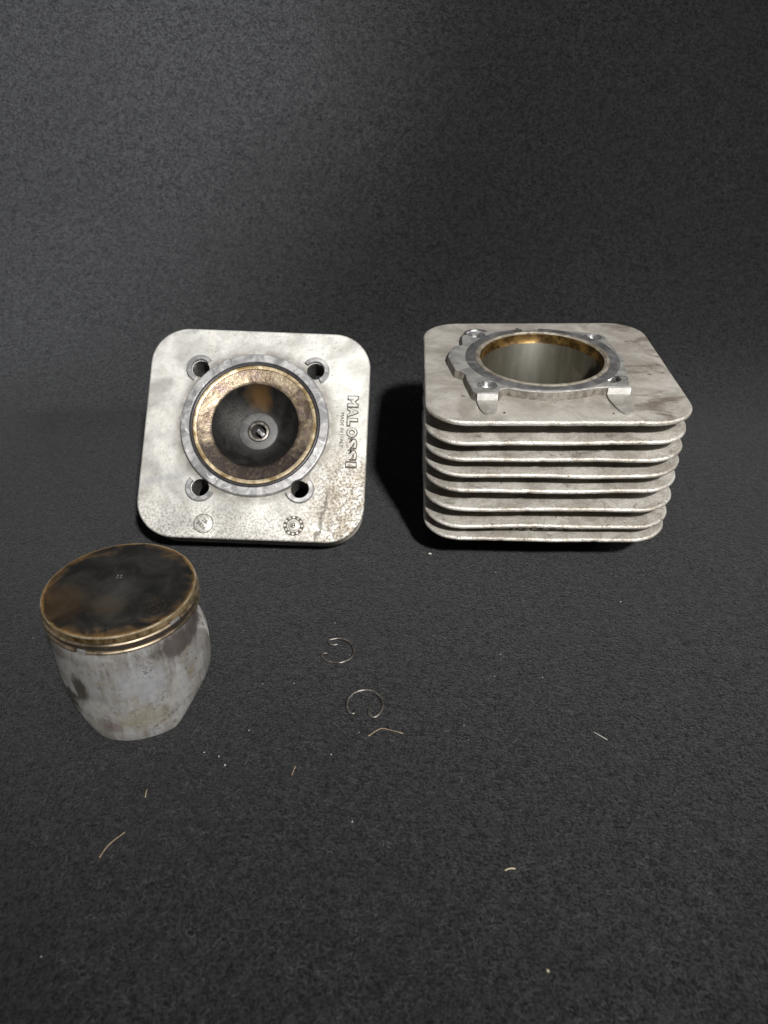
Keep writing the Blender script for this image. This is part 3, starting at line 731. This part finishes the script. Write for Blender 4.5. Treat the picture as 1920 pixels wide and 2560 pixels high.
    ca, sa = math.cos(math.radians(-42)), math.sin(math.radians(-42))
    for s, oy, sz in (('38-', 0.6, 2.7), ('8826', -2.2, 2.7)):
        text_mesh(s, 'mark_digits', sz, g, GRIME, lambda v, oy=oy: (-23.1 + ca * v[0] - sa * (v[1] + oy), -48.7 + sa * v[0] + ca * (v[1] + oy), 0.12 + v[2]), 0.45, 0.0)
    V, F = lathe([(5.2, -0.1), (5.1, 0.14), (3.4, 0.14), (3.3, 0.02)], 48, cx=22.4, cy=-48.1)
    g = mesh_obj('casting_mark', V, F, GRIME, root)
    V, F = lathe([(0.01, 0.5), (2.5, 0.5), (2.7, 0.4), (2.8, 0.0)], 40, cx=22.4, cy=-48.1)
    mesh_obj('mark_face', V, F, HEADF, g)
    parts = []
    for k in range(12):
        a = 2 * PI * k / 12
        parts.append(lathe([(0.01, 0.5), (0.62, 0.5), (0.75, 0.1)], 10, cx=22.4 + 4.25 * math.cos(a), cy=-48.1 + 4.25 * math.sin(a)))
    mesh_obj('mark_dots', *merge(*parts), HEADF, g)
    text_mesh('8', 'mark_digits', 4.2, g, GRIME, lambda v: (22.4 + v[0], -49.5 + v[1], 0.35 + v[2]), 0.4, 0.0)
    text_mesh('I I', 'mark_digits', 2.6, g, GRIME, lambda v: (22.2 + v[0] * 1.35, -49.0 + v[1], 0.35 + v[2]), 0.4, 0.0)
    return root
head()

# ------------------------------------------------------------------ piston
def piston():
    nrm = Vector((0.035, 0.032, 1)).normalized()
    q = Vector((0, 0, 1)).rotation_difference(nrm)
    H = 55.0
    top = Vector((-102.55, 215.97, 54.96))
    basep = top - nrm * H
    M = Matrix.Translation(basep * MM) @ q.to_matrix().to_4x4()
    root = empty('piston', 'worn two stroke piston standing on its skirt with a scorched black and brown crown', 'piston', M)
    R = 28.75
    V, F = lathe([(0.01, H + 0.9), (8, H + 0.85), (16, H + 0.6), (22, H + 0.3), (26.5, H + 0.05), (R - 0.5, H - 0.1)], 110)
    mesh_obj('crown', V, F, CROWN, root, 60)
    V, F = lathe([(R - 0.5, H - 0.1), (R - 0.12, H - 0.25), (R, H - 0.6), (R, H - 2.7), (R - 0.2, H - 2.8)], 110)
    mesh_obj('top_land', V, F, [LAND, RIMG], root, 40, matidx=[1 if k % 4 < 2 else 0 for k in range(len(F))])
    V, F = lathe([(R - 0.2, H - 2.8), (R - 1.2, H - 2.85), (R - 1.2, H - 4.5), (R - 0.3, H - 4.55), (R - 0.15, H - 4.8), (R - 0.15, H - 6.3), (R - 0.3, H - 6.4), (R - 1.2, H - 6.45), (R - 1.2, H - 8.0), (R - 0.2, H - 8.1)], 110)
    mesh_obj('ring_grooves', V, F, GROOVE, root, 40)
    def az(t): return math.radians(-90 + t)      # degrees from the side nearest the lens, positive to the right
    for z, g0, g1 in ((H - 3.65, 52, 63), (H - 7.25, -18.5, -10.5)):
        prof = [(R - 1.0, z - 0.56), (R + 0.35, z - 0.56), (R + 0.65, z - 0.30), (R + 0.65, z + 0.18), (R + 0.25, z + 0.56), (R - 1.0, z + 0.56)]
        V, F = lathe(prof, 120, az(g1), az(g0) + 2 * PI)
        m = len(prof); F = list(F) + [tuple(range(m)), tuple(120 * m + j for j in range(m))]
        r_ = mesh_obj('piston_ring', V, F, RINGM, root, 40)
        prof = [(R - 1.1, z - 0.6), (R + 0.0, z - 0.6), (R + 0.05, z + 0.6), (R - 1.1, z + 0.6)]
        V, F = lathe(prof, 8, az(g0 + 0.8), az(g1 - 0.8))
        mesh_obj('locating_stop', V, F, BOSSM, root, 40)
    # skirt with cut-away sides
    low = [(-180, 0), (-150, 0.0), (-120, 14), (-90, 27), (-68, 27), (-57, 22), (-50, 17.5), (-44, 13.4), (-33, 7.4), (-25, 3.9), (-18, 1.3), (-12, 0.3), (0, 0.0), (24, 0), (40, 0.0), (44, 1.0), (56, 6.2), (66.6, 9.0), (81, 11.2), (96, 12.5), (108, 15), (125, 26), (140, 20), (155, 4), (165, 0), (180, 0)]
    def lowz(t):
        for (a, za), (b, zb) in zip(low, low[1:]):
            if a <= t <= b: return za + (zb - za) * (t - a) / (b - a)
    n, m = 180, 22
    V, F = [], []
    for ins in (0, 1):
        for i in range(n):
            t = -180 + 360.0 * i / n; zl = lowz(t)
            for k in range(m + 1):
                z = zl + (H - 8.1 - zl) * k / m
                bul = 1.4 * math.exp(-((t - 97) / 20.0) ** 2) * max(0.0, min(1.0, (38 - z) / 8.0)) * max(0.0, min(1.0, (z - 6) / 12.0))
                rel = -2.4 * math.exp(-((t - 104) / 20.0) ** 2) * max(0.0, min(1.0, (z - 32.5) / 3.0)) * (1 if z < H - 8.6 else 0)
                r = 28.75 + rel + 0.20 * math.sin(PI * min(1, z / 40.0)) + bul - (0.25 if z > H - 8.5 else 0) - 0.35 * max(0.0, 1 - (z - zl) / 1.2) - ins * 2.4
                V.append((r * math.cos(az(t)), r * math.sin(az(t)), z))
    st = m + 1
    for ins in (0, 1):
        o = ins * n * st
        for i in range(n):
            j = (i + 1) % n
            for k in range(m): F.append((o + i * st + k, o + j * st + k, o + j * st + k + 1, o + i * st + k + 1))
    for i in range(n):
        j = (i + 1) % n
        F.append((i * st, j * st, n * st + j * st, n * st + i * st))
    mesh_obj('skirt', V, F, SKIRT, root, 50)
    # bright worn edge of the pin boss at the right
    P = [(30.0 * math.cos(az(t)), 30.0 * math.sin(az(t)), z) for t, z in ((90, 37.5), (94, 33.5), (97, 29), (98, 23.5))]
    V, F = tube(catmull(P, 5), 0.55, 8, taper=lambda u: 0.15 + math.sin(PI * u) ** 0.7)
    mesh_obj('pin_boss', V, F, CUTM, root)
    # small punched mark in the crown
    parts = []
    for dx in (-0.65, 0.65):
        for dy in (-0.65, 0.65):
            parts.append(lathe([(0.01, H + 1.0), (0.25, H + 0.97), (0.45, H + 0.7)], 8, cx=-1.5 + dx, cy=5.2 + dy))
    mesh_obj('punch_mark', *merge(*parts), GREYH, root)
    return root
piston()

# ------------------------------------------------------------------ circlips
K = 241.0 / 240.0
def clip(pts, label, lift):
    n = len(pts)
    P = [(x * K, y * K, 0.62 + lift(i / (n - 1))) for i, (x, y) in enumerate(pts)]
    V, F = tube(catmull(P, 5), 0.58, 9)
    o = mesh_obj('circlip', V, F, STEEL, None, 60)
    return tag(o, label, 'circlip', 'wire circlips on the cloth')
clip([(-22.4, 234.4), (-24.1, 234.1), (-25.5, 234.9), (-26.4, 236.4), (-25.7, 237.6), (-24.0, 238.1), (-21.7, 238.4), (-19.1, 237.6), (-16.8, 235.8), (-15.4, 233.4), (-14.6, 230.7), (-15.0, 228.1), (-16.3, 225.9), (-18.2, 224.5), (-20.6, 223.6), (-23.1, 223.9), (-25.6, 224.5), (-27.6, 226.2), (-28.7, 227.9), (-28.5, 229.0), (-27.8, 229.6), (-26.4, 229.6)],
     'thin wire circlip lying with its open gap facing left toward the piston', lambda t: 0.5 * (1 - min(1, t * 5)) + 0.3 * math.sin(PI * t))
clip([(-13.3, 197.9), (-13.4, 196.8), (-14.4, 195.9), (-15.7, 196.5), (-16.7, 198.6), (-16.9, 201.6), (-16.0, 204.2), (-14.3, 206.3), (-11.9, 207.5), (-9.3, 207.9), (-6.9, 207.4), (-4.6, 205.7), (-3.0, 203.5), (-2.3, 200.8), (-2.4, 198.2), (-3.4, 196.0), (-4.9, 194.2), (-6.4, 193.9), (-7.6, 195.2), (-8.0, 197.1), (-7.4, 198.4)],
     'thin wire circlip lying with its open gap toward the viewer above a bent straw', lambda t: 0.3 * math.sin(PI * t))

# ------------------------------------------------------------------ straws and lint on the cloth
def straw(pts, r, label, mat=STRAW, name='straw', z=0.35, arch=0.4):
    n = len(pts)
    P = [(x * K, y * K, z + arch * math.sin(PI * i / (n - 1))) for i, (x, y) in enumerate(pts)]
    V, F = tube(catmull(P, 4), r, 6)
    return tag(mesh_obj(name, V, F, mat, None, 60), label, name.replace('_', ' '))
straw([(-8.2, 184.9), (-3.4, 188.1), (1.0, 187.2), (5.5, 185.9)], 0.11, 'bent tan straw just below the lower wire circlip')
straw([(-99.7, 137.4), (-98.6, 140.0), (-96.9, 142.8), (-93.5, 146.6)], 0.14, 'longest curved tan straw on the bare cloth below the piston')
straw([(-35.7, 171.8), (-36.2, 170.0), (-36.8, 168.0)], 0.12, 'tiny brown straw to the lower left of the bent straw')
straw([(-89.9, 163.4), (-89.8, 161.7), (-89.7, 160.1)], 0.13, 'tiny brown straw on the cloth right below the piston skirt')
straw([(37.5, 129.8), (39.2, 130.2), (41.0, 130.3)], 0.17, 'short cream straw lying flat in the lower right of the cloth', CREAM)
straw([(80.6, 184.4), (82.4, 182.4), (84.8, 180.6)], 0.085, 'curved white thread on the cloth below the finned cylinder', LINT, 'thread')

random.seed(21)
def speck(x, y, r, V, F, stretch=1.0):
    n = len(V); a = random.uniform(0, PI); c, s = math.cos(a), math.sin(a)
    vs_ = [(r * stretch, 0, 0), (0, r, 0), (-r * stretch, 0, 0), (0, -r, 0), (0, 0, r), (0, 0, -r * 0.6)]
    for u, v, z in vs_: V.append((x + c * u - s * v, y + s * u + c * v, 0.25 + z))
    for q in ((0, 1, 4), (1, 2, 4), (2, 3, 4), (3, 0, 4), (1, 0, 5), (2, 1, 5), (3, 2, 5), (0, 3, 5)): F.append(tuple(n + i for i in q))
V, F = [], []
known = [(-126, 232, .5), (-120, 206, .45), (50, 228, .3), (66, 214, .35), (-40, 214, .3), (-24, 250, .3), (-72, 180, .4), (-66, 178, .4), (-63, 174, .5), (-56, 190, .3), (112, 260, .35), (118, 300, .35), (30, 190, .3)]
for x, y, r in known: speck(x, y, r * 0.6, V, F, 1.6)
for i in range(45):
    speck(random.uniform(-170, 190), random.uniform(90, 330), random.choice((0.09, 0.11, 0.14, 0.18)), V, F, random.choice((1, 1, 2.5)))
tag(mesh_obj('dust_specks', V, F, LINT, None, 60), kind='stuff')
V, F = [], []
speck(23.5, 300.0, 0.5, V, F, 2.2)
tag(mesh_obj('crumb', V, F, LINT, None, 60), 'pale elongated crumb on the cloth beside the front left corner of the finned cylinder', 'crumb')
V, F = [], []
speck(46.0, 99.4, 0.38, V, F, 1.8)
tag(mesh_obj('crumb', V, F, CREAM, None, 60), 'small yellowish crumb low on the bare cloth below the short cream straw', 'crumb')
